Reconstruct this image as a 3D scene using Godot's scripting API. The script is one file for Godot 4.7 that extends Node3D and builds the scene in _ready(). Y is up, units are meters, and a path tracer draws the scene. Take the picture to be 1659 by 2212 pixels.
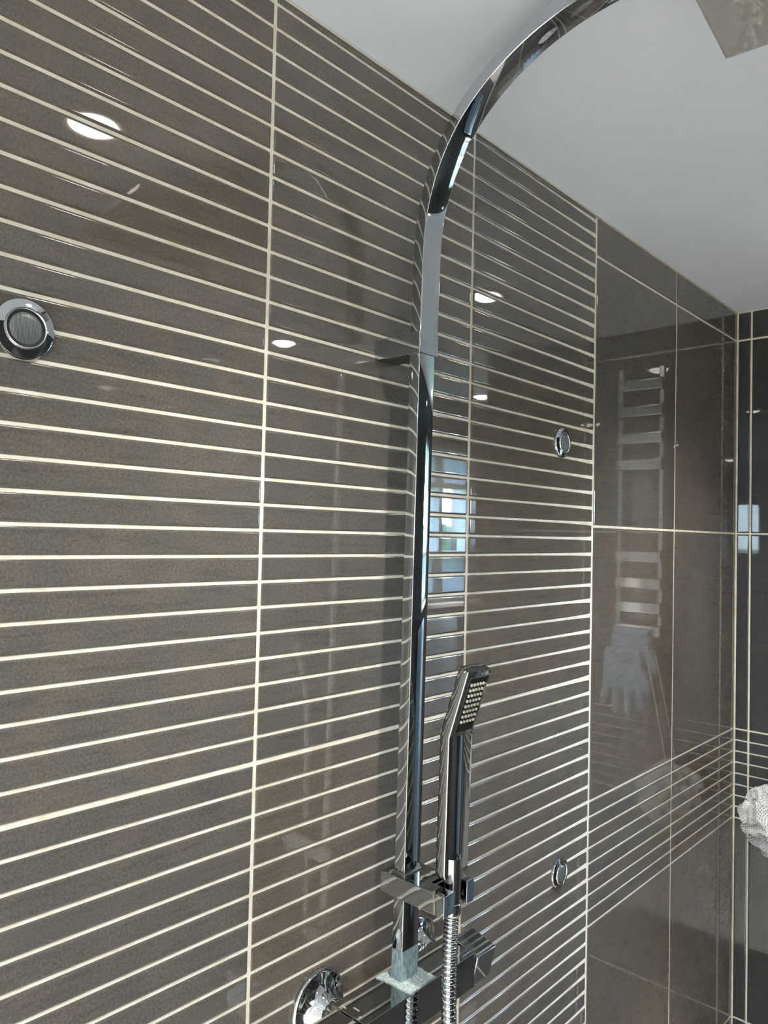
extends Node3D
# All plan numbers are in tile-strip pitches (one grooved strip = P metres): x along the big wall (0 = inner corner), y up from eye line, z out of the big wall.
const P := 0.0222
const Y0 := 1.68
const CEIL := 22.416
const FLOOR := -75.676
const RIGHT := 50.0      # opposite wall
const FRONT := -150.0    # wall behind the camera
const DRY := -82.1      # the room is painted white from here to the front wall
const FAR := 45.0        # end of the room past the return wall

var M := {}
var taken := {}

func W(x: float, y: float, z: float) -> Vector3:
	return Vector3(x * P, y * P + Y0, z * P)

# ---------------------------------------------------------------- mesh collector
class Geo:
	var v := PackedVector3Array()
	var n := PackedVector3Array()
	var uv := PackedVector2Array()
	func tri(a: Vector3, b: Vector3, c: Vector3, na: Vector3, nb: Vector3, nc: Vector3, ua := Vector2.ZERO, ub := Vector2.ZERO, uc := Vector2.ZERO) -> void:
		if (b - a).cross(c - a).dot(na + nb + nc) > 0.0:   # Godot fronts run clockwise
			v.append_array([a, c, b]); n.append_array([na, nc, nb]); uv.append_array([ua, uc, ub])
		else:
			v.append_array([a, b, c]); n.append_array([na, nb, nc]); uv.append_array([ua, ub, uc])
	func quad(a: Vector3, b: Vector3, c: Vector3, d: Vector3, na: Vector3, nb: Vector3, nc: Vector3, nd: Vector3, ua := Vector2.ZERO, ub := Vector2.ZERO, uc := Vector2.ZERO, ud := Vector2.ZERO) -> void:
		tri(a, b, c, na, nb, nc, ua, ub, uc)
		tri(a, c, d, na, nc, nd, ua, uc, ud)
	func flat(a: Vector3, b: Vector3, c: Vector3, d: Vector3, out: Vector3) -> void:
		var m := (b - a).cross(c - a).normalized()
		if m.dot(out) < 0.0: m = -m
		quad(a, b, c, d, m, m, m, m)
	func mesh() -> ArrayMesh:
		var a := []
		a.resize(Mesh.ARRAY_MAX)
		a[Mesh.ARRAY_VERTEX] = v; a[Mesh.ARRAY_NORMAL] = n; a[Mesh.ARRAY_TEX_UV] = uv
		var m := ArrayMesh.new()
		m.add_surface_from_arrays(Mesh.PRIMITIVE_TRIANGLES, a)
		return m
	# box with rounded edges of radius r, segs steps for each half edge
	func rbox(size: Vector3, r: float, at := Transform3D.IDENTITY, segs := 2) -> void:
		var h := size * 0.5
		r = minf(r, minf(h.x, minf(h.y, h.z)))
		var inner := h - Vector3(r, r, r)
		for axis in 3:
			var ua := (axis + 1) % 3
			var va := (axis + 2) % 3
			var us := ticks(h[ua], r, segs)
			var vs := ticks(h[va], r, segs)
			for s in [-1.0, 1.0]:
				for i in us.size() - 1:
					for j in vs.size() - 1:
						var q := []
						for c in [[i, j], [i + 1, j], [i + 1, j + 1], [i, j + 1]]:
							var p := Vector3.ZERO
							p[axis] = s * h[axis]; p[ua] = us[c[0]]; p[va] = vs[c[1]]
							var core := p.clamp(-inner, inner)
							var nn := (p - core).normalized()
							q.append([at * (core + nn * r), (at.basis * nn).normalized()])
						quad(q[0][0], q[1][0], q[2][0], q[3][0], q[0][1], q[1][1], q[2][1], q[3][1])
	func ticks(h: float, r: float, segs: int) -> PackedFloat32Array:
		var o := PackedFloat32Array()
		for k in segs + 1: o.append(-h + r - r * tan(PI / 4 * (1.0 - float(k) / segs)))
		for k in segs + 1: o.append(h - r + r * tan(PI / 4 * float(k) / segs))
		return o
	# solid of revolution about local y; profile of Vector2(radius, height)
	func lathe(prof: Array, at := Transform3D.IDENTITY, sides := 40, sharp := 0.6) -> void:
		for i in prof.size() - 1:
			var a: Vector2 = prof[i]
			var b: Vector2 = prof[i + 1]
			var t := b - a
			if t.length() < 1e-9: continue
			var na := edge_normal(prof, i, i, sharp)
			var nb := edge_normal(prof, i, i + 1, sharp)
			for s in sides:
				var t0 := TAU * s / sides
				var t1 := TAU * (s + 1) / sides
				var d0 := Vector3(cos(t0), 0, sin(t0))
				var d1 := Vector3(cos(t1), 0, sin(t1))
				var up := Vector3.UP
				quad(at * (d0 * a.x + up * a.y), at * (d1 * a.x + up * a.y), at * (d1 * b.x + up * b.y), at * (d0 * b.x + up * b.y),
					at.basis * (d0 * na.x + up * na.y), at.basis * (d1 * na.x + up * na.y), at.basis * (d1 * nb.x + up * nb.y), at.basis * (d0 * nb.x + up * nb.y))
	func edge_normal(prof: Array, seg: int, at_point: int, sharp: float) -> Vector2:
		var own := seg_normal(prof, seg)
		var other := seg - 1 if at_point == seg else seg + 1
		if other < 0 or other >= prof.size() - 1: return own
		var o := seg_normal(prof, other)
		return (own + o).normalized() if own.dot(o) > sharp else own
	func seg_normal(prof: Array, seg: int) -> Vector2:
		var t: Vector2 = prof[seg + 1] - prof[seg]
		return Vector2(t.y, -t.x).normalized()
	# closed outline (Vector2 ring, counter-clockwise) lofted through frames; smooth where neighbours turn little
	func loft(ring: Array, frames: Array, caps := true, crease := 0.8, smooth_along := false) -> void:
		var k := ring.size()
		var en := []
		for i in k:
			var t: Vector2 = ring[(i + 1) % k] - ring[i]
			en.append(Vector2(t.y, -t.x).normalized())
		for f in frames.size() - 1:
			var A: Transform3D = frames[f]
			var B: Transform3D = frames[f + 1]
			for i in k:
				var j := (i + 1) % k
				var e: Vector2 = en[i]
				var ep: Vector2 = en[(i + k - 1) % k]
				var ex: Vector2 = en[j]
				var n0 := (e + ep).normalized() if e.dot(ep) > crease else e
				var n1 := (e + ex).normalized() if e.dot(ex) > crease else e
				var a := A * Vector3(ring[i].x, ring[i].y, 0)
				var b := A * Vector3(ring[j].x, ring[j].y, 0)
				var c := B * Vector3(ring[j].x, ring[j].y, 0)
				var d := B * Vector3(ring[i].x, ring[i].y, 0)
				if smooth_along:
					quad(a, b, c, d, nrm(A, n0), nrm(A, n1), nrm(B, n1), nrm(B, n0))
				else:
					var g := (b - a).cross(d - a)
					if g.length() < 1e-16: g = (c - b).cross(d - c)
					g = g.normalized()
					if g.dot(nrm(A, e)) < 0: g = -g
					var fix := func(F: Transform3D, q: Vector2) -> Vector3:
						var m := nrm(F, q)
						var ax := (d - a).normalized()
						return (m - ax * m.dot(ax)).normalized()
					quad(a, b, c, d, fix.call(A, n0), fix.call(A, n1), fix.call(B, n1), fix.call(B, n0))
		if caps:
			var poly := PackedVector2Array(ring)
			var idx := Geometry2D.triangulate_polygon(poly)
			for end in [0, frames.size() - 1]:
				var F: Transform3D = frames[end]
				var o: Vector3 = (frames[0].origin - frames[1].origin).normalized() if end == 0 else (frames[end].origin - frames[end - 1].origin).normalized()
				var fz := F.basis.z.normalized()
				if fz.dot(o) < 0: fz = -fz
				for t in range(0, idx.size(), 3):
					var q := []
					for m in 3: q.append(F * Vector3(poly[idx[t + m]].x, poly[idx[t + m]].y, 0))
					tri(q[0], q[1], q[2], fz, fz, fz)
	func nrm(F: Transform3D, q: Vector2) -> Vector3:
		return (F.basis.x * q.x + F.basis.y * q.y).normalized()
	# round tube along points with a radius for each
	func tube(pts: Array, radii: Array, sides := 12, cap := true) -> void:
		var up := Vector3(0.31, 0.2, 0.93)
		var rings := []
		for i in pts.size():
			var t: Vector3 = (pts[mini(i + 1, pts.size() - 1)] - pts[maxi(i - 1, 0)]).normalized()
			var x := (up - t * up.dot(t)).normalized()
			up = x
			var y := t.cross(x)
			var rr: float = radii[i]
			var ra: float = radii[maxi(i - 1, 0)]
			var rb: float = radii[mini(i + 1, pts.size() - 1)]
			var l: float = pts[mini(i + 1, pts.size() - 1)].distance_to(pts[maxi(i - 1, 0)])
			var sl := (rb - ra) / maxf(l, 1e-6)
			var ring := []
			for s in sides:
				var d := x * cos(TAU * s / sides) + y * sin(TAU * s / sides)
				ring.append([pts[i] + d * rr, (d - t * sl).normalized()])
			rings.append(ring)
		for i in rings.size() - 1:
			for s in sides:
				var e := (s + 1) % sides
				quad(rings[i][s][0], rings[i][e][0], rings[i + 1][e][0], rings[i + 1][s][0], rings[i][s][1], rings[i][e][1], rings[i + 1][e][1], rings[i + 1][s][1])
		if cap:
			for end in [0, rings.size() - 1]:
				var o: Vector3 = (pts[0] - pts[1]).normalized() if end == 0 else (pts[end] - pts[end - 1]).normalized()
				for s in sides: tri(pts[end], rings[end][s][0], rings[end][(s + 1) % sides][0], o, o, o)
	# glazed tile face: flat, with edges rolling back by depth over width r; lies in local x-y, faces +z at z = 0
	func pillow(w: float, h: float, r: float, depth: float, at := Transform3D.IDENTITY) -> void:
		var xs := edges(w * 0.5, r)
		var ys := edges(h * 0.5, r)
		var grid := []
		for yv in ys:
			var row := []
			for xv in xs:
				var fx := roll(absf(xv) - (w * 0.5 - r), r)
				var fy := roll(absf(yv) - (h * 0.5 - r), r)
				var nn := Vector3(fx.y * signf(xv) * depth / r, fy.y * signf(yv) * depth / r, 1.0).normalized()
				row.append([at * Vector3(xv, yv, -depth * minf(1.0, fx.x + fy.x)), at.basis * nn])
			grid.append(row)
		for j in ys.size() - 1:
			for i in xs.size() - 1:
				var a = grid[j][i]
				var b = grid[j][i + 1]
				var c = grid[j + 1][i + 1]
				var d = grid[j + 1][i]
				quad(a[0], b[0], c[0], d[0], a[1], b[1], c[1], d[1])
	func edges(h: float, r: float) -> PackedFloat32Array:
		var q := [0.0, 0.2, 0.5, 1.0]
		var o := PackedFloat32Array()
		for k in q: o.append(-h + r * k)
		for k in [3, 2, 1, 0]: o.append(h - r * q[k])
		return o
	func roll(e: float, r: float) -> Vector2:   # (drop 0..1, slope)
		if e <= 1e-7: return Vector2.ZERO
		var t := minf(e / r, 0.97)
		var c := sqrt(1.0 - t * t)
		return Vector2(1.0 - sqrt(1.0 - minf(e / r, 1.0) * minf(e / r, 1.0)), t / c)

# ---------------------------------------------------------------- scene helpers
func numbered(called: String) -> String:
	taken[called] = taken.get(called, -1) + 1
	return called if taken[called] == 0 else "%s_%03d" % [called, taken[called]]

func part(parent: Node, called: String, mesh: Mesh, m: Material, at := Transform3D.IDENTITY) -> MeshInstance3D:
	var o := MeshInstance3D.new()
	o.name = called
	o.mesh = mesh
	o.material_override = m
	o.transform = at
	o.cast_shadow = GeometryInstance3D.SHADOW_CASTING_SETTING_ON
	parent.add_child(o, true)
	return o

func thing(called: String, at: Vector3, label: String, category: String, group := "") -> Node3D:
	var o := Node3D.new()
	o.name = numbered(called)
	add_child(o, true)
	o.position = at
	o.set_meta("label", label)
	o.set_meta("category", category)
	if group: o.set_meta("group", group)
	return o

func structure(called: String, label: String, at := Vector3.ZERO) -> Node3D:
	var o := Node3D.new()
	o.name = called
	add_child(o, true)
	o.position = at
	o.set_meta("kind", "structure")
	o.set_meta("label", label)
	return o

func box(parent: Node, called: String, m: Material, lo: Vector3, hi: Vector3, r := 0.0) -> MeshInstance3D:
	var g := Geo.new()
	g.rbox(hi - lo, maxf(r, 0.0002), Transform3D(Basis.IDENTITY, Vector3.ZERO), 1 if r < 0.002 else 3)
	return part(parent, called, g.mesh(), m, Transform3D(Basis.IDENTITY, (lo + hi) * 0.5 - (parent.position if parent != self else Vector3.ZERO)))

# ---------------------------------------------------------------- materials
func seamless(seed_: int, freq: float, octaves: int, w: int, h: int) -> Image:
	var f := FastNoiseLite.new()
	f.seed = seed_; f.frequency = freq
	f.noise_type = FastNoiseLite.TYPE_SIMPLEX_SMOOTH
	f.fractal_type = FastNoiseLite.FRACTAL_FBM
	f.fractal_octaves = octaves
	var im := f.get_seamless_image(w, h)
	im.convert(Image.FORMAT_L8)
	return im

func stone_texture(seed_: int, base: Color, warm: Color, dark: Color) -> ImageTexture:
	var s := 1024
	var blotch := seamless(seed_, 0.006, 4, s, s).get_data()
	var grain := seamless(seed_ + 1, 0.16, 3, s, s).get_data()
	var st := seamless(seed_ + 2, 0.05, 4, 128, s)
	st.resize(s, s, Image.INTERPOLATE_CUBIC)
	var streak := st.get_data()
	var pit := seamless(seed_ + 3, 0.09, 2, s, s).get_data()
	var out := PackedByteArray()
	out.resize(s * s * 3)
	for i in s * s:
		var b := blotch[i] / 255.0
		var g := grain[i] / 255.0
		var k := streak[i] / 255.0
		var c := base.lerp(warm, clampf((b - 0.35) * 1.5, 0, 1))
		c = c.lerp(dark, clampf((0.44 - k) * 0.7, 0, 0.22))
		c = c.lerp(dark, clampf((pit[i] / 255.0 - 0.76) * 4.0, 0, 0.35) * clampf((b - 0.3) * 2.5, 0.15, 1.0))
		var l := 0.84 + 0.32 * g
		out[i * 3] = clampi(int(c.r * l * 255), 0, 255)
		out[i * 3 + 1] = clampi(int(c.g * l * 255), 0, 255)
		out[i * 3 + 2] = clampi(int(c.b * l * 255), 0, 255)
	var im := Image.create_from_data(s, s, false, Image.FORMAT_RGB8, out)
	return ImageTexture.create_from_image(im)

func std(col: Color, rough: float, metal := 0.0) -> StandardMaterial3D:
	var m := StandardMaterial3D.new()
	m.albedo_color = col
	m.roughness = rough
	m.metallic = metal
	return m

func noise_tex(seed_: int, freq: float, normal: bool, strength := 1.0, size := 512) -> NoiseTexture2D:
	var f := FastNoiseLite.new()
	f.seed = seed_; f.frequency = freq; f.fractal_octaves = 3
	var t := NoiseTexture2D.new()
	t.width = size; t.height = size; t.seamless = true
	t.noise = f
	t.as_normal_map = normal
	t.bump_strength = strength
	return t

func materials() -> void:
	var tex := stone_texture(11, Color(0.345, 0.333, 0.310), Color(0.380, 0.353, 0.320), Color(0.215, 0.210, 0.202))
	for k in 3:
		var t := std([Color(1, 1, 1), Color(0.95, 0.96, 0.97), Color(1.0, 0.975, 0.95)][k], 0.015)
		t.albedo_texture = tex
		t.uv1_triplanar = true
		t.uv1_world_triplanar = true
		t.uv1_triplanar_sharpness = 8.0
		t.uv1_scale = Vector3(2.3, 2.3, 2.3)
		t.uv1_offset = Vector3(0.31 * k, 0.17 * k, 0.23 * k)
		M["tile%d" % k] = t
	var dk := std(Color(0.60, 0.64, 0.68), 0.02)
	dk.albedo_texture = tex
	dk.uv1_triplanar = true
	dk.uv1_world_triplanar = true
	dk.uv1_scale = Vector3(2.3, 2.3, 2.3)
	dk.uv1_offset = Vector3(0.5, 0.6, 0.1)
	M.slate = dk
	var gr := std(Color(0.905, 0.895, 0.855), 0.75)
	var gt := noise_tex(5, 0.02, false)
	var ramp := Gradient.new()
	ramp.set_color(0, Color(0.90, 0.87, 0.81)); ramp.set_color(1, Color(1, 1, 1))
	gt.color_ramp = ramp
	gr.albedo_texture = gt
	gr.uv1_triplanar = true; gr.uv1_world_triplanar = true; gr.uv1_scale = Vector3(4, 4, 4)
	M.grout = gr
	var ce := std(Color(0.925, 0.95, 0.985), 0.8)
	ce.normal_enabled = true
	ce.normal_texture = noise_tex(9, 0.05, true, 4.0)
	ce.normal_scale = 0.07
	ce.uv1_triplanar = true; ce.uv1_world_triplanar = true; ce.uv1_scale = Vector3(3, 3, 3)
	M.ceiling = ce
	M.chrome = std(Color(0.72, 0.735, 0.745), 0.03, 1.0)
	var wv := std(Color(0.72, 0.735, 0.745), 0.03, 1.0)
	wv.normal_enabled = true
	wv.normal_texture = noise_tex(21, 0.012, true, 6.0)
	wv.normal_scale = 0.03
	wv.uv1_triplanar = true; wv.uv1_world_triplanar = true; wv.uv1_scale = Vector3(5, 2.2, 5)
	M.wavy_chrome = wv
	M.steel = std(Color(0.62, 0.64, 0.63), 0.28, 1.0)
	M.black = std(Color(0.06, 0.06, 0.065), 0.25)
	M.dark_chrome = std(Color(0.16, 0.16, 0.17), 0.12, 0.6)
	M.rubber = std(Color(0.62, 0.61, 0.56), 0.5)
	M.seal = std(Color(0.05, 0.05, 0.05), 0.6)
	# limescale: chalky crust with streaks
	var li := std(Color(0.80, 0.84, 0.82), 0.75)
	var lt := noise_tex(33, 0.02, false)
	var lr := Gradient.new()
	lr.set_color(0, Color(0.55, 0.60, 0.60)); lr.set_color(1, Color(1, 1, 1))
	lt.color_ramp = lr
	li.albedo_texture = lt
	li.uv1_triplanar = true; li.uv1_scale = Vector3(30, 30, 30)
	M.scale = li
	var film := std(Color(0.74, 0.80, 0.81), 0.40, 0.45)
	film.albedo_texture = lt
	film.uv1_triplanar = true; film.uv1_scale = Vector3(24, 9, 24)
	M.film = film
	# jet grille: woven wire print
	var im := Image.create(64, 64, false, Image.FORMAT_RGB8)
	for y in 64:
		for x in 64:
			var on := (x % 8) < 5 and (y % 8) < 6
			im.set_pixel(x, y, Color(0.66, 0.68, 0.67) if on else Color(0.20, 0.21, 0.22))
	im.generate_mipmaps()
	var mesh_m := std(Color(0.82, 0.84, 0.84), 0.4, 0.35)
	mesh_m.albedo_texture = ImageTexture.create_from_image(im)
	mesh_m.uv1_triplanar = true; mesh_m.uv1_scale = Vector3(160, 160, 160)
	M.grille = mesh_m
	M.paint = std(Color(0.93, 0.93, 0.92), 0.6)
	M.white = std(Color(0.90, 0.90, 0.89), 0.35)
	M.tray = std(Color(0.95, 0.95, 0.94), 0.3)
	M.stone = std(Color(0.42, 0.41, 0.40), 0.35)
	M.caulk = std(Color(0.80, 0.79, 0.74), 0.6)
	var net := Image.create(64, 64, false, Image.FORMAT_RGBA8)
	for y in 64:
		for x in 64:
			var a := absf(fmod(x + y, 16.0) - 8.0)
			var b := absf(fmod(x - y + 64, 16.0) - 8.0)
			var line := minf(8.0 - a, 8.0 - b) < 2.2
			net.set_pixel(x, y, Color(1, 1, 1, 0.82 if line else 0.05))
	net.generate_mipmaps()
	var lo := std(Color(0.93, 0.935, 0.93), 0.45)
	lo.albedo_texture = ImageTexture.create_from_image(net)
	lo.transparency = BaseMaterial3D.TRANSPARENCY_ALPHA
	lo.cull_mode = BaseMaterial3D.CULL_DISABLED
	lo.backlight_enabled = true
	lo.backlight = Color(0.35, 0.35, 0.35)
	M.net = lo
	M.cord = std(Color(0.92, 0.92, 0.90), 0.6)
	M.glove = std(Color(0.62, 0.72, 0.80), 0.95)
	var tw := std(Color(0.42, 0.50, 0.57), 0.95)
	tw.normal_enabled = true
	tw.normal_texture = noise_tex(51, 0.2, true, 5.0)
	tw.uv1_triplanar = true; tw.uv1_scale = Vector3(6, 6, 6)
	M.towel = tw
	var gl := std(Color(0.9, 0.95, 0.95, 0.06), 0.0)
	gl.transparency = BaseMaterial3D.TRANSPARENCY_ALPHA
	M.glass = gl
	var fr := std(Color(0.92, 0.94, 0.95), 0.6)
	fr.backlight_enabled = true
	fr.backlight = Color(0.80, 0.82, 0.83)
	M.frost = fr
	M.lamp = std(Color(0.95, 0.93, 0.88), 0.3)
	M.lamp.emission_enabled = true
	M.lamp.emission = Color(1.0, 0.97, 0.92)
	M.lamp.emission_energy_multiplier = LENS_GLOW
	var hd := std(Color(0.16, 0.30, 0.10), 0.8)
	var ht := noise_tex(61, 0.03, false)
	var hr := Gradient.new()
	hr.set_color(0, Color(0.35, 0.45, 0.25)); hr.set_color(1, Color(1, 1, 0.9))
	ht.color_ramp = hr
	hd.albedo_texture = ht
	hd.uv1_triplanar = true; hd.uv1_scale = Vector3(2, 2, 2)
	M.hedge = hd
	M.paving = std(Color(0.55, 0.55, 0.54), 0.9)
	M.lawn = std(Color(0.25, 0.36, 0.14), 0.9)

const LENS_GLOW := 70.0
const SPILL_ENERGY := 1.0
const CORE_ENERGY := 24.0
const SPOT_COLOR := Color(1.0, 0.985, 0.965)
const SKY_ENERGY := 12.0

func _ready() -> void:
	# ---- camera
	var cam := Camera3D.new()
	cam.name = "camera"
	cam.fov = 68.19
	cam.near = 0.02
	cam.far = 100.0
	var right := Vector3(0.67706041, 0.02317584, 0.73556243)
	var down := Vector3(0.03829504, -0.99925938, -0.00376498)
	var fwd := Vector3(0.7349304, 0.03071751, -0.67744648)
	cam.transform = Transform3D(Basis(right, -down, -fwd).orthonormalized(), W(-73.3602, 0.9182, 23.4568))
	add_child(cam)
	cam.current = true
	# ---- sky and exposure
	var env := Environment.new()
	env.background_mode = Environment.BG_SKY
	var sky := Sky.new()
	var sm := ProceduralSkyMaterial.new()
	sm.sky_top_color = Color(0.58, 0.74, 0.93)
	sm.sky_horizon_color = Color(0.84, 0.93, 0.97)
	sm.ground_horizon_color = Color(0.55, 0.62, 0.55)
	sm.ground_bottom_color = Color(0.25, 0.30, 0.22)
	sm.sky_energy_multiplier = SKY_ENERGY
	sm.ground_energy_multiplier = SKY_ENERGY * 0.3
	sky.sky_material = sm
	env.sky = sky
	env.tonemap_mode = Environment.TONE_MAPPER_LINEAR
	env.tonemap_exposure = 0.9
	env.sdfgi_enabled = true
	env.ssao_enabled = true
	env.ssil_enabled = true
	var we := WorldEnvironment.new()
	we.name = "world_environment"
	we.environment = env
	add_child(we)

	materials()
	room()
	tiles()
	window()
	lights()
	riser()
	head()
	valve()
	holder()
	handset()
	hose()
	jets()
	rack()
	loofah()
	gloves()
	towel()
	garden()

# ---------------------------------------------------------------- room shell
const WX0 := 12.6
const WX1 := 30.3
const WY0 := -9.4
const WY1 := 15.8
const BACK_END := 27.5
const VZ0 := 41.0
const VZ1 := 49.6
const VY0 := -3.0
const VY1 := 13.0

func room() -> void:
	var g := 0.09   # grout face lies this far (strips, x0.5) behind the tile faces
	var deep := -g * 0.5
	var wl := structure("wall_left", "wall of glossy brown-grey tile strips with white grout lines")
	box(wl, "grout_bed", M.grout, W(DRY, FLOOR, deep) - Vector3(0, 0, 0.12), W(FAR, CEIL, deep))
	box(wl, "painted_panel", M.paint, W(FRONT, FLOOR, 0) - Vector3(0, 0, 0.12), W(DRY, CEIL, 0))
	var wb := structure("wall_back", "end wall of dark grey-brown tiles with a band of narrow strips")
	box(wb, "grout_bed", M.grout, W(-deep, FLOOR, 0), W(-deep, CEIL, BACK_END) + Vector3(0.11, 0, 0))
	var wr := structure("wall_right", "dark tiled wall with the window opening, across from the strip tiles")
	var z0 := W(0, 0, RIGHT)
	var z1 := z0 + Vector3(0, 0, 0.14)
	box(wr, "painted_panel", M.paint, Vector3(FRONT * P, W(0, FLOOR, 0).y, z0.z), Vector3(DRY * P, W(0, CEIL, 0).y, z1.z))
	box(wr, "wall_panel", M.slate, Vector3(DRY * P, W(0, FLOOR, 0).y, z0.z), Vector3(-2.0 * P, W(0, CEIL, 0).y, z1.z))
	box(wr, "wall_panel", M.slate, Vector3(-2.0 * P, W(0, FLOOR, 0).y, z0.z), Vector3(WX0 * P, W(0, CEIL, 0).y, z1.z))
	box(wr, "wall_panel", M.slate, Vector3(WX1 * P, W(0, FLOOR, 0).y, z0.z), Vector3(FAR * P, W(0, CEIL, 0).y, z1.z))
	box(wr, "wall_panel", M.slate, Vector3(WX0 * P, W(0, FLOOR, 0).y, z0.z), Vector3(WX1 * P, W(0, WY0, 0).y, z1.z))
	box(wr, "wall_panel", M.slate, Vector3(WX0 * P, W(0, WY1, 0).y, z0.z), Vector3(WX1 * P, W(0, CEIL, 0).y, z1.z))
	var wf := structure("wall_front", "plain pale painted wall closing the room behind the viewer")
	var th := Vector3(0.1, 0, 0)
	box(wf, "wall_panel", M.paint, W(FRONT, FLOOR, -5) - th, W(FRONT, CEIL, VZ0))
	box(wf, "wall_panel", M.paint, W(FRONT, FLOOR, VZ1) - th, W(FRONT, CEIL, RIGHT + 6))
	box(wf, "wall_panel", M.paint, W(FRONT, FLOOR, VZ0) - th, W(FRONT, VY0, VZ1))
	box(wf, "wall_panel", M.paint, W(FRONT, VY1, VZ0) - th, W(FRONT, CEIL, VZ1))
	var wx := structure("wall_far", "plain wall at the far end of the room past the return")
	box(wx, "wall_panel", M.white, W(FAR, FLOOR, -5), W(FAR, CEIL, RIGHT + 6) + Vector3(0.1, 0, 0))
	var ce := structure("ceiling", "smooth white painted ceiling")
	box(ce, "ceiling_board", M.ceiling, W(FRONT, CEIL, -5) - Vector3(0.1, 0, 0), W(FAR, CEIL, RIGHT + 6) + Vector3(0.1, 0.1, 0))
	var fl := structure("floor", "floor, white in the dry end and grey stone under the shower")
	box(fl, "floor_slab", M.tray, W(FRONT, FLOOR, -5) - Vector3(0.1, 0.1, 0), W(DRY, FLOOR, RIGHT + 6))
	box(fl, "shower_floor", M.stone, W(DRY, FLOOR, -5) - Vector3(0, 0.1, 0), W(FAR, FLOOR, RIGHT + 6) + Vector3(0.1, 0, 0))
	# caulk beads where the tiles meet the ceiling
	var t1 := structure("trim_1", "thin pale caulk line between strip tiles and ceiling")
	box(t1, "caulk_bead", M.caulk, W(DRY, CEIL - 0.10, -0.03), W(0, CEIL, 0.07), 0.0009)
	var t2 := structure("trim_2", "thin pale caulk line between end wall and ceiling")
	box(t2, "caulk_bead", M.caulk, W(-0.07, CEIL - 0.10, 0), W(0.03, CEIL, BACK_END), 0.0009)

# ---------------------------------------------------------------- tiling
var tile_meshes := {}
func tile_mesh(w: float, h: float) -> ArrayMesh:
	var key := "%.4f_%.4f" % [w, h]
	if not tile_meshes.has(key):
		var g := Geo.new()
		var r := minf(0.0024, minf(w, h) * 0.3)
		g.pillow(w, h, r, 0.0011)
		tile_meshes[key] = g.mesh()
	return tile_meshes[key]

func tiles() -> void:
	var wl := get_node("wall_left")
	var wb := get_node("wall_back")
	var rng := RandomNumberGenerator.new()
	rng.seed = 4
	var gv := 0.150    # vertical joint
	var gh := 0.118    # groove between strips
	var cols := [[-68.50, -54.91], [-54.91, -41.4567], [-41.4567, -27.6963]]
	var face := 0.0
	for c in cols.size():
		var x0: float = cols[c][0] + gv * 0.5
		var x1: float = cols[c][1] - gv * 0.5
		for k in range(-29, 23):
			var y0 := k + gh * 0.5
			var y1 := minf(k + 1 - gh * 0.5, CEIL - 0.07)
			if k == -8: y0 += 0.03
			if k == -9: y1 -= 0.03
			var tile_row := floori((k + 8) / 18.0)
			part(wl, "tile_strip", tile_mesh((x1 - x0) * P, (y1 - y0) * P), M["tile%d" % posmod(c + tile_row * 2, 3)],
				Transform3D(Basis.from_euler(Vector3(rng.randf_range(-1, 1) * 0.0012, rng.randf_range(-1, 1) * 0.0006 + [0.0, 0.0, 0.006][c], 0)), W((x0 + x1) * 0.5, (y0 + y1) * 0.5, face)))
	# the strips past the frame and near the floor, joined
	var rest := Geo.new()
	for c in range(-1, 3):
		var a: float = cols[0][0] + 13.6 * c if c < 0 else cols[c][0]
		var b: float = cols[0][0] + 13.6 * (c + 1) if c < 0 else cols[c][1]
		for k in range(-75, 23):
			if c >= 0 and k >= -29: continue
			var y1 := minf(k + 1 - gh * 0.5, CEIL - 0.07)
			rest.pillow((b - a - gv) * P, (y1 - k - gh * 0.5) * P, 0.0024, 0.0011, Transform3D(Basis.IDENTITY, W((a + b) * 0.5, (k + gh * 0.5 + y1) * 0.5, face)))
	var ro := part(wl, "tile_strip_field", rest.mesh(), M.tile0)
	ro.set_meta("kind", "stuff")
	# plain tiles and the strip band, right of the strips and on the end wall
	var rows := [[CEIL - 0.07, 19.7203], [19.7203, 1.8248], [1.8248, -16.0219]]
	for i in 8: rows.append([-16.0219 - i, -17.0219 - i])
	rows.append_array([[-24.0219, -41.8682], [-41.8682, -59.75], [-59.75, FLOOR + 0.1]])
	for c in [[-27.6963, -14.205], [-14.205, -0.42], [-0.42, 0.0]]:
		for i in rows.size():
			var slim: bool = i >= 3 and i < 11
			var gy := gh if slim else gv
			var x0: float = c[0] + gv * (0.5 if c[0] < -1 else 0.35)
			var x1: float = c[1] - gv * (0.5 if c[1] < -1 else 0.35)
			var y0: float = rows[i][1] + gy * 0.5
			var y1: float = rows[i][0] - gy * 0.5
			part(wl, "tile_strip" if slim else ("corner_tile" if c[1] > -0.1 else "wall_tile"), tile_mesh((x1 - x0) * P, (y1 - y0) * P), M["tile%d" % posmod(i + int(c[0]), 3)],
				Transform3D(Basis.IDENTITY, W((x0 + x1) * 0.5, (y0 + y1) * 0.5, face)))
	for c in [[0.06, 1.2737], [1.2737, 14.80], [14.80, BACK_END]]:
		for i in rows.size():
			var slim: bool = i >= 3 and i < 11
			var gy := gh if slim else gv
			var a: float = c[0] + gv * 0.5
			var b: float = c[1] - gv * 0.5
			var y0: float = rows[i][1] + gy * 0.5
			var y1: float = rows[i][0] - gy * 0.5
			part(wb, "tile_strip" if slim else "wall_tile", tile_mesh((b - a) * P, (y1 - y0) * P), M.slate,
				Transform3D(Basis(Vector3.UP, -PI / 2), W(0, (y0 + y1) * 0.5, (a + b) * 0.5)))

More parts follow.
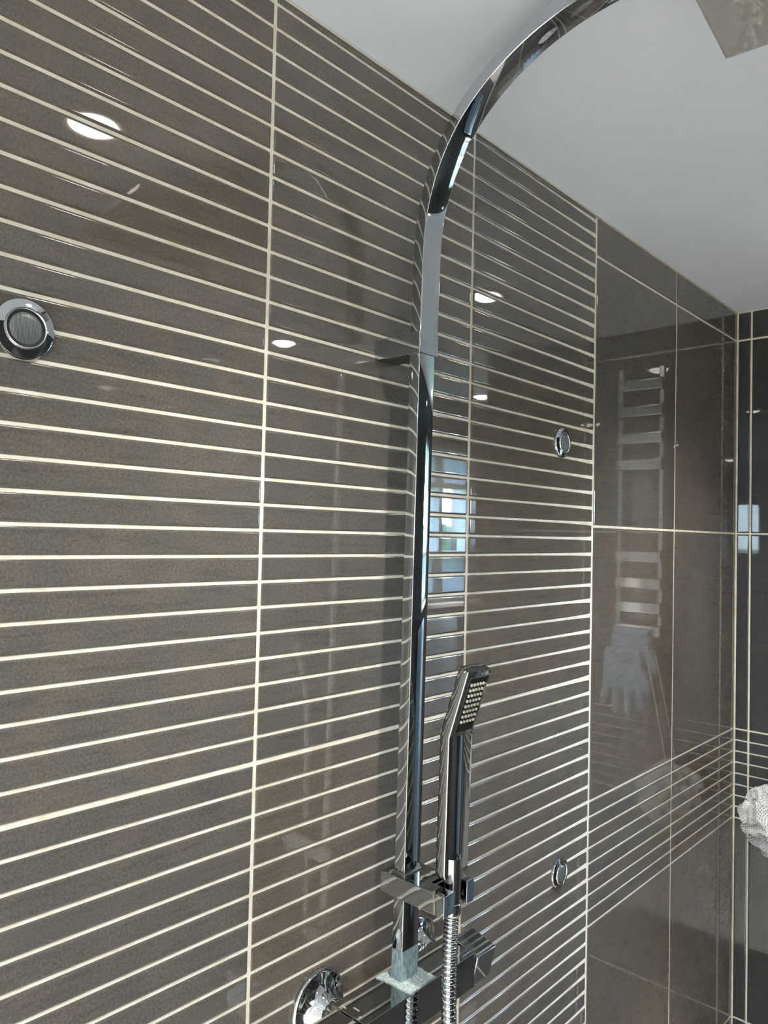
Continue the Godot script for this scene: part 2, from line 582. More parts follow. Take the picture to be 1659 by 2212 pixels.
# ---------------------------------------------------------------- window (seen mirrored in tiles and chrome)
func window() -> void:
	var w := structure("window_1", "white framed window with a clear middle row between frosted panes")
	var z := W(0, 0, RIGHT).z
	var fw := 0.9
	var d0 := z + 0.035
	var d1 := z + 0.095
	var bar := func(x0: float, y0: float, x1: float, y1: float, called: String) -> void:
		box(w, called, M.white, Vector3(x0 * P, W(0, y0, 0).y, d0), Vector3(x1 * P, W(0, y1, 0).y, d1), 0.003)
	bar.call(WX0, WY0, WX0 + fw, WY1, "frame")
	bar.call(WX1 - fw, WY0, WX1, WY1, "frame")
	bar.call(WX0 + fw, WY0, WX1 - fw, WY0 + fw, "frame")
	bar.call(WX0 + fw, WY1 - fw, WX1 - fw, WY1, "frame")
	bar.call(21.2, WY0 + fw, 22.1, WY1 - fw, "mullion")
	var cuts := [WY0 + fw, -2.3, -1.5, 8.7, 9.5, WY1 - fw]
	for s in [[WX0 + fw, 21.2], [22.1, WX1 - fw]]:
		bar.call(s[0], -2.3, s[1], -1.5, "transom")
		bar.call(s[0], 8.7, s[1], 9.5, "transom")
		for r in 3:
			var lo := Vector3(s[0] * P, W(0, cuts[r * 2], 0).y, z + 0.062)
			var hi := Vector3(s[1] * P, W(0, cuts[r * 2 + 1], 0).y, z + 0.066)
			box(w, "pane", M.glass if r == 1 else M.frost, lo, hi)
	box(w, "sill", M.white, Vector3((WX0 - 0.6) * P, W(0, WY0 - 0.7, 0).y, z - 0.02), Vector3((WX1 + 0.6) * P, W(0, WY0, 0).y, z + 0.035), 0.003)

	var v := structure("window_2", "white framed clear window in the end wall facing the shower")
	var x := FRONT * P
	var rail := func(y0: float, z0: float, y1: float, z1: float) -> void:
		box(v, "frame", M.white, Vector3(x - 0.075, W(0, y0, 0).y, z0 * P), Vector3(x - 0.02, W(0, y1, 0).y, z1 * P), 0.003)
	rail.call(VY0, VZ0, VY1, VZ0 + 1.2)
	rail.call(VY0, VZ1 - 1.2, VY1, VZ1)
	rail.call(VY0, VZ0 + 1.2, VY0 + 1.2, VZ1 - 1.2)
	rail.call(VY1 - 1.2, VZ0 + 1.2, VY1, VZ1 - 1.2)
	box(v, "pane", M.glass, Vector3(x - 0.05, W(0, VY0 + 1.2, 0).y, (VZ0 + 1.2) * P), Vector3(x - 0.046, W(0, VY1 - 1.2, 0).y, (VZ1 - 1.2) * P))

# ---------------------------------------------------------------- ceiling spotlights
func lights() -> void:
	var spots := [[-55.0, 15.1, "round recessed spotlight in the ceiling close to the strip tiles, between left jet and rail"], [-18.4, 15.1, "round recessed spotlight in the ceiling near the end wall tiles"],
		[-19.0, 42.7, "round recessed spotlight in the ceiling towards the window wall"], [-55.0, 42.7, "round recessed spotlight in the ceiling across from the left jet, above the dark tiled wall"],
		[20.8, 42.6, "round recessed spotlight in the ceiling in front of the window"], [-92.0, 15.1, "added unseen fill spotlight, round and recessed in the ceiling where the strip tiles end past the left jet"],
		[-92.0, 42.7, "added unseen fill spotlight, round and recessed in the white dry end of the ceiling, opposite the strip tiles' end"], [-129.0, 15.1, "added unseen fill spotlight, round and recessed in the white dry end of the ceiling, away from the end window"], [-129.0, 42.7, "added unseen fill spotlight, round and recessed in the white dry end of the ceiling, beside the end window"]]  # last four lamps are added out of view to bounce light onto the ceiling
	var bez := Geo.new()
	bez.lathe([Vector2(0.0265, 0.012), Vector2(0.027, 0.001), Vector2(0.029, -0.003), Vector2(0.036, -0.004), Vector2(0.041, -0.002), Vector2(0.042, 0.0005)])
	var lens := Geo.new()
	lens.lathe([Vector2(0.0, -0.0120), Vector2(0.009, -0.0115), Vector2(0.017, -0.0092), Vector2(0.0225, -0.0055), Vector2(0.0258, 0.0006)])
	var bm := bez.mesh()
	var lm := lens.mesh()
	for s in spots:
		var t := thing("ceiling_light", W(s[0], CEIL, s[1]), s[2], "light", "recessed ceiling spotlights")
		part(t, "bezel", bm, M.white)
		part(t, "lens", lm, M.lamp)
		# a reflector lamp: a narrow core beam and a wide spill
		for beam in [["core_beam", CORE_ENERGY, 17.0], ["spill_beam", SPILL_ENERGY, 55.0]]:
			var l := SpotLight3D.new()
			l.name = beam[0]
			l.light_color = SPOT_COLOR
			l.light_energy = beam[1]
			l.light_size = 0.013
			l.spot_angle = beam[2]
			l.spot_angle_attenuation = 1.0
			l.spot_range = 8.0
			l.spot_attenuation = 2.0
			l.shadow_enabled = true
			t.add_child(l)
			l.position = Vector3(0, -0.006, 0)
			l.rotation.x = -PI / 2

# ---------------------------------------------------------------- riser rail with its bracket and arm
func rect_ring(w: float, h: float, r: float, segs := 3) -> Array:
	var o := []
	for c in [[1, -1, -PI / 2], [1, 1, 0.0], [-1, 1, PI / 2], [-1, -1, PI]]:
		for k in segs + 1:
			var a: float = c[2] + PI / 2 * k / segs
			o.append(Vector2(c[0] * (w * 0.5 - r) + cos(a) * r, c[1] * (h * 0.5 - r) + sin(a) * r))
	return o

func along(pts: Array, xdir: Vector3) -> Array:
	var f := []
	for i in pts.size():
		var t: Vector3 = (pts[mini(i + 1, pts.size() - 1)] - pts[maxi(i - 1, 0)]).normalized()
		var x := (xdir - t * xdir.dot(t)).normalized()
		f.append(Transform3D(Basis(x, t.cross(x), t), pts[i]))
	return f

func riser() -> void:
	var base := W(-48.46, -17.73, 2.3)
	var t := thing("riser_rail", base, "tall flat chrome shower rail with a wall bracket, curving over at the top", "shower rail")
	var g := Geo.new()
	g.loft(rect_ring(1.04 * P, 0.58 * P, 0.0010, 4), [Transform3D(Basis(Vector3.RIGHT, Vector3.FORWARD, Vector3.UP), W(-48.47, -17.72, 2.30)), Transform3D(Basis(Vector3.RIGHT, Vector3.FORWARD, Vector3.UP), W(-48.16, 9.2, 2.30))])
	var rail := part(t, "lower_tube", g.mesh(), M.chrome, Transform3D(Basis.IDENTITY, -base))
	var f := Geo.new()
	f.loft(rect_ring(1.06 * P, 0.60 * P, 0.0010, 4), [Transform3D(Basis(Vector3.RIGHT, Vector3.FORWARD, Vector3.UP), W(-48.47, -17.72, 2.30)), Transform3D(Basis(Vector3.RIGHT, Vector3.FORWARD, Vector3.UP), W(-48.455, -16.45, 2.30))], false)
	var fo := part(rail, "limescale_film", f.mesh(), M.film)
	fo.set_meta("label", "dull pale water-mark film on the foot of the rail")
	# upper tube and arm: follow the inner (camera-side) edge and set the tube's centre outwards
	var edge := [Vector2(9.3, 2.62), Vector2(12.0, 2.62), Vector2(13.6, 2.64), Vector2(14.75, 2.74), Vector2(15.65, 2.96), Vector2(16.40, 3.22), Vector2(17.10, 3.56), Vector2(17.75, 3.96), Vector2(18.35, 4.42), Vector2(18.98, 5.07), Vector2(19.58, 5.88), Vector2(20.08, 6.74), Vector2(20.45, 7.60), Vector2(20.72, 8.46), Vector2(20.92, 9.40), Vector2(21.04, 10.5), Vector2(21.09, 12.0), Vector2(21.10, 15.0), Vector2(21.10, 19.2)]
	var cv := Curve3D.new()
	for i in edge.size():
		var tg: Vector2 = edge[mini(i + 1, edge.size() - 1)] - edge[maxi(i - 1, 0)]
		var e0: float = edge[i].distance_to(edge[maxi(i - 1, 0)])
		var e1: float = edge[i].distance_to(edge[mini(i + 1, edge.size() - 1)])
		tg = tg.normalized()
		var nn := Vector2(tg.y, -tg.x)   # away from the camera: up and to the wall
		var cpt: Vector2 = edge[i] + nn * 0.29
		var xc := lerpf(-48.12, -47.98, clampf((edge[i].x - 9.0) / 6.0, 0, 1))
		cv.add_point(W(xc, cpt.x, cpt.y), -Vector3(0, tg.x, tg.y) * P * e0 / 3.0, Vector3(0, tg.x, tg.y) * P * e1 / 3.0)
	cv.bake_interval = 0.004
	var pts := []
	for q in cv.get_baked_points(): pts.append(q)
	var a := Geo.new()
	a.loft(rect_ring(1.20 * P, 0.58 * P, 0.0010, 4), along(pts, Vector3.RIGHT), true, 0.8, true)
	part(t, "curved_arm", a.mesh(), M.chrome, Transform3D(Basis.IDENTITY, -base))
	var b := Geo.new()
	b.rbox(Vector3(1.29, 0.93, 2.62) * P, 0.0007, Transform3D(Basis.IDENTITY, W(-48.10, 9.26, 1.31) - base))
	part(t, "wall_bracket", b.mesh(), M.chrome)

func head() -> void:
	var c := W(-48.0, 19.40, 18.35)
	var t := thing("rain_shower", c, "thin square polished overhead shower head below the ceiling", "shower head")
	var turn := Basis(Vector3.UP, deg_to_rad(4.5))
	var g := Geo.new()
	g.rbox(Vector3(9.0, 0.36, 9.0) * P, 0.0025, Transform3D(turn, Vector3(0, 0.18 * P, 0)), 3)
	var m: StandardMaterial3D = M.wavy_chrome.duplicate()
	m.normal_scale = 0.08
	m.metallic = 0.6
	m.albedo_color = Color(0.84, 0.84, 0.82)
	part(t, "plate", g.mesh(), m)
	var s := Geo.new()
	s.lathe([Vector2(0.0, 0.036), Vector2(0.010, 0.036), Vector2(0.010, 0.020), Vector2(0.015, 0.018), Vector2(0.016, 0.010), Vector2(0.020, 0.0078)])
	part(t, "swivel_nut", s.mesh(), M.chrome)
	var n := Geo.new()
	for i in range(-4, 5):
		for j in range(-4, 5):
			n.lathe([Vector2(0.0022, 0.0), Vector2(0.0019, -0.0022), Vector2(0.0, -0.0025)], Transform3D(turn * Basis.from_euler(Vector3.ZERO), turn * Vector3(i * 0.0165, 0, j * 0.0165)), 8)
	var no := part(t, "nozzles", n.mesh(), M.rubber)
	no.set_meta("kind", "stuff")

# ---------------------------------------------------------------- bar valve
func valve() -> void:
	var base := W(-48.4, -18.5, 1.5)
	var t := thing("bar_valve", base, "square chrome bar shower valve with round wall flanges", "shower valve")
	var top := -17.73
	var b := Geo.new()
	b.rbox(Vector3(7.1, 1.52, 1.86) * P, 0.0009, Transform3D(Basis.IDENTITY, W(-48.40, top - 0.76, 2.44) - base))
	part(t, "body", b.mesh(), M.chrome)
	for s in [[-44.08, -14.0], [-52.75, 0.0]]:
		var k := Geo.new()
		k.rbox(Vector3(1.44, 1.50, 1.50) * P, 0.0012, Transform3D(Basis(Vector3.RIGHT, deg_to_rad(-s[1])), W(s[0], -18.47, 2.60) - base))
		k.lathe([Vector2(0.0, 0.0), Vector2(0.014, 0.0), Vector2(0.014, 0.006), Vector2(0.0, 0.006)], Transform3D(Basis(Vector3.BACK, PI / 2), W(-44.72 if s[0] > -48 else -51.88, -18.47, 2.5) - base))
		part(t, "control_knob", k.mesh(), M.chrome)
	for x in [-51.35, -45.05]:
		var f := Geo.new()
		var u := P
		var axis := Transform3D(Basis(Vector3.RIGHT, PI / 2), W(x, -18.6, 0.0) - base)
		f.lathe([Vector2(1.40 * u, 0.0), Vector2(1.42 * u, 0.10 * u), Vector2(1.38 * u, 0.20 * u), Vector2(1.29 * u, 0.25 * u), Vector2(1.18 * u, 0.26 * u), Vector2(1.02 * u, 0.36 * u), Vector2(0.80 * u, 0.58 * u), Vector2(0.64 * u, 0.84 * u), Vector2(0.60 * u, 0.98 * u), Vector2(0.50 * u, 1.02 * u)], axis, 56)
		part(t, "wall_flange", f.mesh(), M.chrome)
		var h := Geo.new()
		h.lathe([Vector2(0.55 * u, 0.9 * u), Vector2(0.55 * u, 1.30 * u), Vector2(0.62 * u, 1.34 * u), Vector2(0.62 * u, 1.56 * u)], axis, 32)
		part(t, "inlet_collar", h.mesh(), M.chrome)
	var oc := Geo.new()
	oc.lathe([Vector2(0.010, 0.0), Vector2(0.010, -0.012), Vector2(0.0085, -0.014), Vector2(0.0, -0.014)], Transform3D(Basis.IDENTITY, W(-48.72, -19.24, 2.6) - base), 24)
	part(t, "hose_outlet", oc.mesh(), M.chrome)
	# chalky residue left round the foot of the rail
	var rng := RandomNumberGenerator.new()
	rng.seed = 8
	var ring := []
	var corners := [Vector2(-49.42, 1.55), Vector2(-47.62, 1.62), Vector2(-47.55, 3.28), Vector2(-49.22, 3.33)]
	for i in 4:
		for k in 6:
			var q: Vector2 = corners[i].lerp(corners[(i + 1) % 4], k / 6.0)
			ring.append(q + Vector2(rng.randf_range(-0.06, 0.06), rng.randf_range(-0.04, 0.04)))
	var g := Geo.new()
	var up := Vector3.UP
	var poly := PackedVector2Array(ring)
	var idx := Geometry2D.triangulate_polygon(poly)
	for i in range(0, idx.size(), 3):
		var q := []
		for m in 3: q.append(W(poly[idx[i + m]].x, top + 0.045, poly[idx[i + m]].y) - base)
		g.tri(q[0], q[1], q[2], up, up, up)
	for i in ring.size():
		var a: Vector2 = ring[i]
		var c: Vector2 = ring[(i + 1) % ring.size()]
		var o := ((a + c) * 0.5 - Vector2(-48.45, 2.45)).normalized()
		g.flat(W(a.x, top + 0.045, a.y) - base, W(c.x, top + 0.045, c.y) - base, W(c.x, top - 0.01, c.y) - base, W(a.x, top - 0.01, a.y) - base, Vector3(o.x, 0, o.y))
	var lo := part(t, "limescale", g.mesh(), M.scale)
	lo.set_meta("label", "white chalky residue around the foot of the rail")
	# printed temperature marks on the top face
	var mk := Geo.new()
	for q in [[-52.0, 2.0, 0.05, 0.16], [-52.0, 2.9, 0.05, 0.05], [-51.75, 2.45, 0.04, 0.22]]:
		mk.rbox(Vector3(q[2], 0.012, q[3]) * P * 1.4, 0.00005, Transform3D(Basis.IDENTITY, W(q[0] + 0.25, top + 0.006, q[1]) - base), 1)
	part(t, "printed_marks", mk.mesh(), M.rubber)

# ---------------------------------------------------------------- handset and its holder
func holder() -> void:
	var base := W(-48.4, -14.18, 2.3)
	var t := thing("handset_holder", base, "square chrome slider clamped on the rail, gripping the hand shower", "holder")
	var y0 := -14.18
	var y1 := -13.31
	var blk := func(called: String, lo: Vector3, hi: Vector3) -> void:
		var g := Geo.new()
		g.rbox((hi - lo) * P, 0.0009, Transform3D(Basis.IDENTITY, W((lo.x + hi.x) * 0.5, (lo.y + hi.y) * 0.5, (lo.z + hi.z) * 0.5) - base))
		part(t, called, g.mesh(), M.wavy_chrome)
	# clamp block round the rail, with an open slot where the rail passes
	var g := Geo.new()
	g.rbox(Vector3(0.26, 0.87, 3.43) * P, 0.0008, Transform3D(Basis.IDENTITY, W(-49.12, -13.745, 3.235) - base))
	g.rbox(Vector3(0.40, 0.87, 2.45) * P, 0.0008, Transform3D(Basis.IDENTITY, W(-47.62, -13.745, 2.74) - base))
	g.rbox(Vector3(1.3, 0.87, 0.42) * P, 0.0008, Transform3D(Basis.IDENTITY, W(-48.40, -13.745, 1.74) - base))
	g.rbox(Vector3(1.3, 0.87, 1.28) * P, 0.0008, Transform3D(Basis.IDENTITY, W(-48.40, -13.745, 3.32) - base))
	part(t, "clamp_block", g.mesh(), M.wavy_chrome)
	blk.call("left_jaw", Vector3(-49.04, y0 + 0.02, 3.85), Vector3(-48.52, y1 - 0.02, 4.93))
	blk.call("right_jaw", Vector3(-47.42, y0 - 0.06, 3.75), Vector3(-46.95, y1 - 0.02, 4.72))
	blk.call("jaw_bridge", Vector3(-48.60, y0, 3.7), Vector3(-47.25, y1, 4.02))
	var c := Geo.new()
	c.rbox(Vector3(0.16, 0.62, 0.66) * P, 0.0006, Transform3D(Basis.IDENTITY, W(-46.88, -13.8, 4.3) - base))
	part(t, "clamp_knob", c.mesh(), M.chrome)
	var s := Geo.new()
	s.loft(rect_ring(1.16 * P, 0.70 * P, 0.0012), [Transform3D(Basis(Vector3.RIGHT, Vector3.FORWARD, Vector3.UP), W(-48.42, y1 - 0.02, 2.30) - base), Transform3D(Basis(Vector3.RIGHT, Vector3.FORWARD, Vector3.UP), W(-48.42, y1 + 0.06, 2.30) - base)])
	part(t, "grip_sleeve", s.mesh(), M.steel)

func handset() -> void:
	var base := W(-47.76, -13.0, 4.1)
	var t := thing("hand_shower", base, "slim rectangular chrome hand shower with a dark nozzle panel, upright in its holder", "hand shower")
	# outline: flat front with crisp edges, rounded back
	var hw := 0.82
	var ring := []
	for q in [Vector2(-0.58, -0.30), Vector2(0.58, -0.30), Vector2(0.70, -0.27), Vector2(0.79, -0.16), Vector2(0.82, 0.0), Vector2(0.82, 0.23), Vector2(0.805, 0.275), Vector2(0.77, 0.30), Vector2(-0.77, 0.30), Vector2(-0.805, 0.275), Vector2(-0.82, 0.23), Vector2(-0.82, 0.0), Vector2(-0.79, -0.16), Vector2(-0.70, -0.27)]:
		ring.append(q * P)
	# ring x = along wall, ring y = towards the room (front)
	var mk := func(y: float, z: float, lean: float, sx := 1.0) -> Transform3D:
		var up := Vector3(0, cos(lean), sin(lean))
		var out := Vector3(0, -sin(lean), cos(lean))
		return Transform3D(Basis(Vector3.RIGHT * sx, out * sx, up), W(-47.76, y, z) - base)
	var lean := deg_to_rad(17.8)
	var h := Geo.new()
	h.loft(ring, [mk.call(-13.02, 4.12, 0.0, 0.93), mk.call(-12.9, 4.12, 0.0, 1.0), mk.call(-7.25, 4.22, lean * 0.5)], true, 0.75)
	part(t, "handle", h.mesh(), M.wavy_chrome)
	var hd := Geo.new()
	hd.loft(ring, [mk.call(-7.25, 4.22, lean * 0.5), mk.call(-4.50, 5.11, lean), mk.call(-4.43, 5.135, lean, 0.96)], true, 0.75)
	part(t, "spray_head", hd.mesh(), M.wavy_chrome)
	var mid: Transform3D = mk.call(-5.84, 4.68, lean)
	var pl := Geo.new()
	pl.rbox(Vector3(1.18 * P, 0.05 * P, 2.45 * P), 0.0008, mid * Transform3D(Basis.IDENTITY, Vector3(0, 0.312 * P, 0)), 2)
	part(t, "nozzle_panel", pl.mesh(), M.black)
	var nz := Geo.new()
	for i in 5:
		for j in 8:
			nz.rbox(Vector3(0.105, 0.09, 0.12) * P, 0.0006, mid * Transform3D(Basis.IDENTITY, Vector3((i - 2) * 0.205, 0.36, (j - 3.5) * 0.235 + 0.08) * P), 1)
	var no := part(t, "nozzles", nz.mesh(), M.rubber)
	no.set_meta("kind", "stuff")
	var st := Geo.new()
	st.lathe([Vector2(0.0, 0.02), Vector2(0.0085, 0.02), Vector2(0.0085, 0.004), Vector2(0.0080, -0.004), Vector2(0.0075, -0.026), Vector2(0.0, -0.026)], Transform3D(Basis.IDENTITY, W(-47.98, -13.15, 4.36) - base), 28)
	part(t, "threaded_stem", st.mesh(), M.chrome)

func hose() -> void:
	var cv := Curve3D.new()
	cv.add_point(W(-47.98, -14.25, 4.36), Vector3.ZERO, Vector3(0, -0.03, 0))
	cv.add_point(W(-47.98, -20.0, 4.42), Vector3(0, 0.04, 0), Vector3(0, -0.06, 0))
	cv.add_point(W(-46.6, -40.0, 6.2), Vector3(0, 0.15, 0), Vector3(0, -0.12, 0))
	cv.add_point(W(-49.0, -52.0, 6.0), Vector3(0.045, 0, 0), Vector3(-0.045, 0, 0))
	cv.add_point(W(-51.0, -42.0, 4.6), Vector3(0, -0.10, 0), Vector3(0, 0.12, 0))
	cv.add_point(W(-48.75, -24.0, 2.75), Vector3(-0.008, -0.06, -0.006), Vector3(0, 0.03, 0))
	cv.add_point(W(-48.72, -19.98, 2.6), Vector3(0, -0.04, 0), Vector3.ZERO)
	var base := W(-47.98, -14.25, 4.36)
	var t := thing("shower_hose", base, "ribbed chrome hose hanging from the hand shower past the valve", "hose")
	var total := cv.get_baked_length()
	var pitch := 0.0047
	var pts := []
	var rad := []
	var n := int(total / pitch)
	var prof := [[0.0, 0.0058], [0.12, 0.0067], [0.30, 0.0071], [0.55, 0.0070], [0.75, 0.0064], [0.9, 0.0058]]
	for i in n:
		for q in prof:
			pts.append(cv.sample_baked((i + q[0]) * pitch, true) - base)
			rad.append(q[1])
	var g := Geo.new()
	g.tube(pts, rad, 14)
	part(t, "ribbed_tube", g.mesh(), M.chrome)
	var c := Geo.new()
	c.lathe([Vector2(0.0072, 0.004), Vector2(0.0085, 0.003), Vector2(0.0085, -0.006), Vector2(0.0074, -0.008)], Transform3D.IDENTITY, 24)
	part(t, "upper_nut", c.mesh(), M.chrome)

# ---------------------------------------------------------------- body jets
func jets() -> void:
	var u := P
	var fl := Geo.new()
	fl.lathe([Vector2(0.915 * u, 0.0), Vector2(0.915 * u, 0.10 * u), Vector2(0.89 * u, 0.15 * u), Vector2(0.86 * u, 0.165 * u), Vector2(0.62 * u, 0.21 * u)], Transform3D.IDENTITY, 56, 0.85)
	var rg := Geo.new()
	rg.lathe([Vector2(0.635 * u, 0.19 * u), Vector2(0.63 * u, 0.25 * u), Vector2(0.60 * u, 0.285 * u), Vector2(0.57 * u, 0.27 * u), Vector2(0.555 * u, 0.20 * u)], Transform3D.IDENTITY, 56)
	var sl := Geo.new()
	sl.lathe([Vector2(0.56 * u, 0.215 * u), Vector2(0.46 * u, 0.20 * u)], Transform3D.IDENTITY, 48)
	var ms := Geo.new()
	ms.lathe([Vector2(0.49 * u, 0.205 * u), Vector2(0.47 * u, 0.235 * u), Vector2(0.3 * u, 0.25 * u), Vector2(0.0, 0.255 * u)], Transform3D.IDENTITY, 48)
	var mf := fl.mesh()
	var mr := rg.mesh()
	var m1 := sl.mesh()
	var m2 := ms.mesh()
	for s in [[-64.17, 6.87, "round chrome body jet on the strip tiles left of the shower rail"], [-31.96, 6.84, "round chrome body jet on the strip tiles, upper one beside the plain tiles"], [-31.50, -19.34, "round chrome body jet on the strip tiles, lower one beside the plain tiles"]]:
		var t := thing("body_jet", W(s[0], s[1], 0.0), s[2], "body jet", "chrome body jets on the strip wall")
		t.rotation.x = PI / 2
		part(t, "flange", mf, M.chrome)
		part(t, "ring", mr, M.chrome)
		part(t, "seal", m1, M.seal)
		part(t, "grille", m2, M.grille)

# ---------------------------------------------------------------- end wall: ladder rack, gloves, puff
func rack() -> void:
	var base := W(-0.0, -8.2, 8.8)
	var t := thing("ladder_rack", base, "narrow chrome ladder rack with flat rungs on the end wall", "rack")
	for z in [6.55, 10.75]:
		var g := Geo.new()
		g.rbox(Vector3(0.4, 26.6, 0.55) * P, 0.002, Transform3D(Basis.IDENTITY, W(-1.0, 4.9, z) - base), 2)
		part(t, "upright", g.mesh(), M.steel)
		for y in [15.5, -6.0]:
			var s := Geo.new()
			s.lathe([Vector2(0.006, 0.0), Vector2(0.006, 1.0 * P), Vector2(0.0, 1.0 * P)], Transform3D(Basis(Vector3.BACK, PI / 2), W(0.0, y, z) - base), 16)
			part(t, "standoff", s.mesh(), M.steel)
	for y in [16.4, 13.8, 11.1, 8.5, -0.6, -3.2, -5.6, -7.8]:
		var g := Geo.new()
		g.rbox(Vector3(0.45, 1.15, 4.75) * P, 0.003, Transform3D(Basis.IDENTITY, W(-1.45, y, 8.65) - base), 3)
		part(t, "rung", g.mesh(), M.chrome)
	var hk := Geo.new()
	hk.tube([W(-1.5, -8.2, 6.9) - base, W(-2.3, -8.7, 6.9) - base, W(-2.9, -9.3, 6.6) - base, W(-3.2, -9.0, 6.2) - base], [0.0022, 0.0022, 0.0022, 0.0022], 8)
	part(t, "hook", hk.mesh(), M.steel)

func loofah() -> void:
	var c := W(-3.0, -22.3, 4.5)
	var t := thing("bath_puff", c, "white mesh bath puff hanging in front of the end wall", "bath puff")
	var R := 2.85 * P
	var g := Geo.new()
	var rng := RandomNumberGenerator.new()
	rng.seed = 17
	var N := 105
	for i in N:
		var yy := 1.0 - 2.0 * (i + 0.5) / N
		var ph := i * 2.399963 + rng.randf_range(-0.2, 0.2)
		var d := Vector3(sqrt(1 - yy * yy) * cos(ph), yy, sqrt(1 - yy * yy) * sin(ph))
		var t0 := d.cross(Vector3(rng.randf_range(-1, 1), rng.randf_range(-1, 1), rng.randf_range(-1, 1))).normalized()
		var n0 := d.cross(t0)
		var wd := R * rng.randf_range(0.24, 0.40)
		var len := R * rng.randf_range(0.74, 1.16)
		var wob := rng.randf_range(0, TAU)
		var grid := []
		for b in 11:
			var row := []
			var f := b / 10.0 * PI
			for a in 8:
				var s := a / 7.0 * 2.0 - 1.0
				var rr := len * (0.25 + 0.75 * sin(f)) * (1.0 - 0.10 * s * s)
				var w := wd * (0.25 + 0.95 * pow(sin(f), 0.7))
				row.append(d * rr + t0 * (s * w) + n0 * (wd * 0.62 * cos(f) + wd * 0.14 * sin(s * 4.0 + wob)))
			grid.append(row)
		for b in 10:
			for a in 7:
				var p0: Vector3 = grid[b][a]
				var p1: Vector3 = grid[b][a + 1]
				var p2: Vector3 = grid[b + 1][a + 1]
				var p3: Vector3 = grid[b + 1][a]
				var nn := (p2 - p0).cross(p3 - p1).normalized()
				if nn.dot(p0) < 0: nn = -nn
				var s0 := Vector2(a, b) * 0.3
				g.quad(p0, p1, p2, p3, nn, nn, nn, nn, s0, s0 + Vector2(0.3, 0), s0 + Vector2(0.3, 0.3), s0 + Vector2(0, 0.3))
	var po := part(t, "ruffled_mesh", g.mesh(), M.net)
	po.set_meta("label", "ruffled translucent white netting")
	var r := Geo.new()
	var top := W(-3.0, -9.25, 6.55) - c
	r.tube([Vector3(0, R * 0.3, 0), Vector3(-0.004, R * 1.2, 0.012), top + Vector3(0, -0.01, 0.010), top, top + Vector3(0, -0.01, -0.010), Vector3(0.004, R * 1.2, -0.006), Vector3(0, R * 0.3, 0)], [0.0012, 0.0012, 0.0012, 0.0012, 0.0012, 0.0012, 0.0012], 8)
	part(t, "hanging_cord", r.mesh(), M.cord)

func gloves() -> void:
	# outline of one hand, fingers down; x across (metres), y down
	for k in 2:
		var base := W(-2.1 - 1.05 * k, -8.3 - 1.9 * k, 9.0 + 0.3 * k)
		var t := thing("exfoliating_glove", base, ["pale blue washing glove hanging from the ladder rack, nearer the wall", "pale blue washing glove hanging lower over another glove"][k], "glove", "washing gloves on the ladder rack")
		var g := Geo.new()
		var fingers := [[-0.036, 0.050, 0.115, -0.10], [-0.013, 0.052, 0.130, -0.02], [0.011, 0.052, 0.128, 0.05], [0.033, 0.050, 0.112, 0.12]]
		g.rbox(Vector3(0.013, 0.075, 0.088), 0.006, Transform3D(Basis.IDENTITY, Vector3(0, -0.036, 0)), 3)
		for f in fingers:
			var p0 := Vector3(0, -f[1], f[0] * 0.95)
			var p1 := Vector3(0, -f[2], f[0] + f[3] * 0.10)
			var pts := []
			var rad := []
			for s in 9:
				var q := s / 8.0
				pts.append(p0.lerp(p1, q))
				rad.append(0.0096 * (1.0 if q < 0.8 else sqrt(maxf(0.04, 1.0 - pow((q - 0.8) / 0.2, 2)))))
			g.tube(pts, rad, 12)
		g.tube([Vector3(0, -0.03, -0.036), Vector3(0, -0.055, -0.052), Vector3(0, -0.075, -0.058), Vector3(0, -0.085, -0.059)], [0.010, 0.0105, 0.0095, 0.003], 12)
		part(t, "hand_shape", g.mesh(), M.glove)
		var cf := Geo.new()
		cf.rbox(Vector3(0.015, 0.018, 0.082), 0.006, Transform3D(Basis.IDENTITY, Vector3(0, 0.006, 0)), 3)
		part(t, "cuff", cf.mesh(), M.glove)

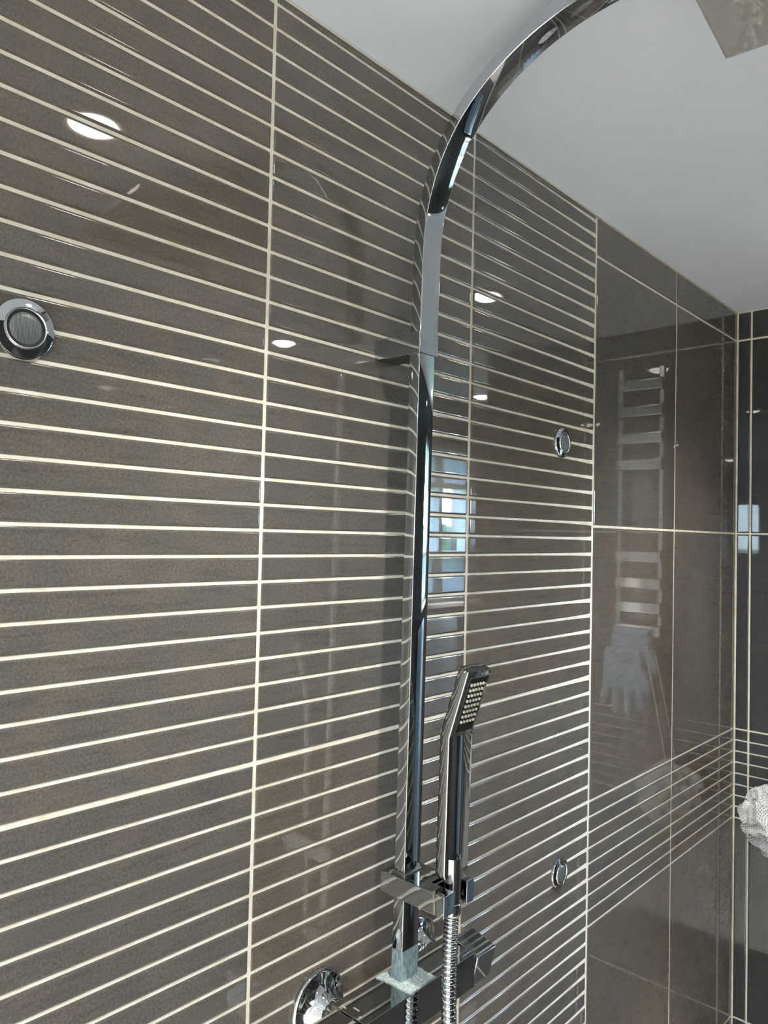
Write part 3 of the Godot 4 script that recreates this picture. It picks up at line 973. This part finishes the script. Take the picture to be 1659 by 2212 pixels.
# ---------------------------------------------------------------- towel below the window (its blue shows in the chrome)
func towel() -> void:
	var z := RIGHT - 2.6
	var tr := thing("towel_rail", W(10.0, -12.0, RIGHT), "chrome towel bar fixed below the window", "towel rail")
	var g := Geo.new()
	g.tube([Vector3(-0.23, 0, -2.6 * P), Vector3(0.25, 0, -2.6 * P)], [0.009, 0.009], 20)
	part(tr, "bar", g.mesh(), M.chrome)
	for x in [-0.22, 0.24]:
		var s := Geo.new()
		s.tube([Vector3(x, 0, 0.0), Vector3(x, 0, -2.6 * P)], [0.012, 0.011], 20)
		part(tr, "post", s.mesh(), M.chrome)
	var t := thing("bath_towel", W(10.0, -12.0, z), "blue-grey bath towel hanging below the window", "towel")
	var w := Geo.new()
	var prof := func(s: float) -> Vector2:   # s 0..1 along the drape: back hem, over the bar, front hem; returns (y, z towards the room)
		var back := 0.60
		var over := 0.045
		var front := 0.82
		var l := s * (back + over + front)
		if l < back: return Vector2(-(back - l), 0.014)
		if l < back + over:
			var a := (l - back) / over * PI
			return Vector2(sin(a) * 0.014, cos(a) * 0.014)
		return Vector2(-(l - back - over), -0.014)
	var nu := 40
	var ns := 60
	var pos := func(i: int, j: int) -> Vector3:
		var q: Vector2 = prof.call(j / float(ns))
		var x := (i / float(nu) - 0.5) * 0.42 + 0.01
		var amp := 0.012 * clampf(-q.x / 0.4, 0.0, 1.0)
		return Vector3(x, q.x, q.y + signf(q.y) * (amp + amp * sin(x * 46.0 + 0.8 * sin(x * 11.0))))
	for i in nu:
		for j in ns:
			var a: Vector3 = pos.call(i, j)
			var b: Vector3 = pos.call(i + 1, j)
			var c: Vector3 = pos.call(i + 1, j + 1)
			var d: Vector3 = pos.call(i, j + 1)
			var nn := (c - a).cross(d - b).normalized()
			w.quad(a, b, c, d, nn, nn, nn, nn)
	part(t, "cloth", w.mesh(), M.towel)

# ---------------------------------------------------------------- garden outside the window
func garden() -> void:
	var gd := structure("ground", "grass outside the window")
	box(gd, "lawn", M.lawn, Vector3(-4, -0.30, RIGHT * P + 0.16), Vector3(14, -0.20, 12))
	box(gd, "paving", M.paving, Vector3(-14, -0.30, -6), Vector3(FRONT * P - 0.14, -0.20, 12))
	var t := thing("hedge", Vector3(5.5, -0.2, 5.2), "green clipped hedge outside the window", "hedge")
	var f := FastNoiseLite.new()
	f.seed = 5; f.frequency = 2.2
	var g := Geo.new()
	var nx := 90
	var ny := 26
	var pos := func(i: int, j: int) -> Vector3:
		var x := (i / float(nx) - 0.5) * 9.0
		var q := j / float(ny)
		var y := minf(q / 0.72, 1.0) * 1.98
		var z := -0.4 + maxf(0.0, (q - 0.72) / 0.28) * 0.9
		var nn := f.get_noise_3d(x * 1.5, y * 1.5, z * 1.5)
		var fine := f.get_noise_3d(x * 7.0, y * 7.0, z * 7.0)
		return Vector3(x, y + (nn * 0.14 + fine * 0.10) * clampf(q * 2.0, 0, 1), z - nn * 0.22 - fine * 0.14)
	for i in nx:
		for j in ny:
			var a: Vector3 = pos.call(i, j)
			var b: Vector3 = pos.call(i + 1, j)
			var c: Vector3 = pos.call(i + 1, j + 1)
			var d: Vector3 = pos.call(i, j + 1)
			g.flat(a, b, c, d, Vector3(0, 0.5, -1))
	part(t, "foliage", g.mesh(), M.hedge)
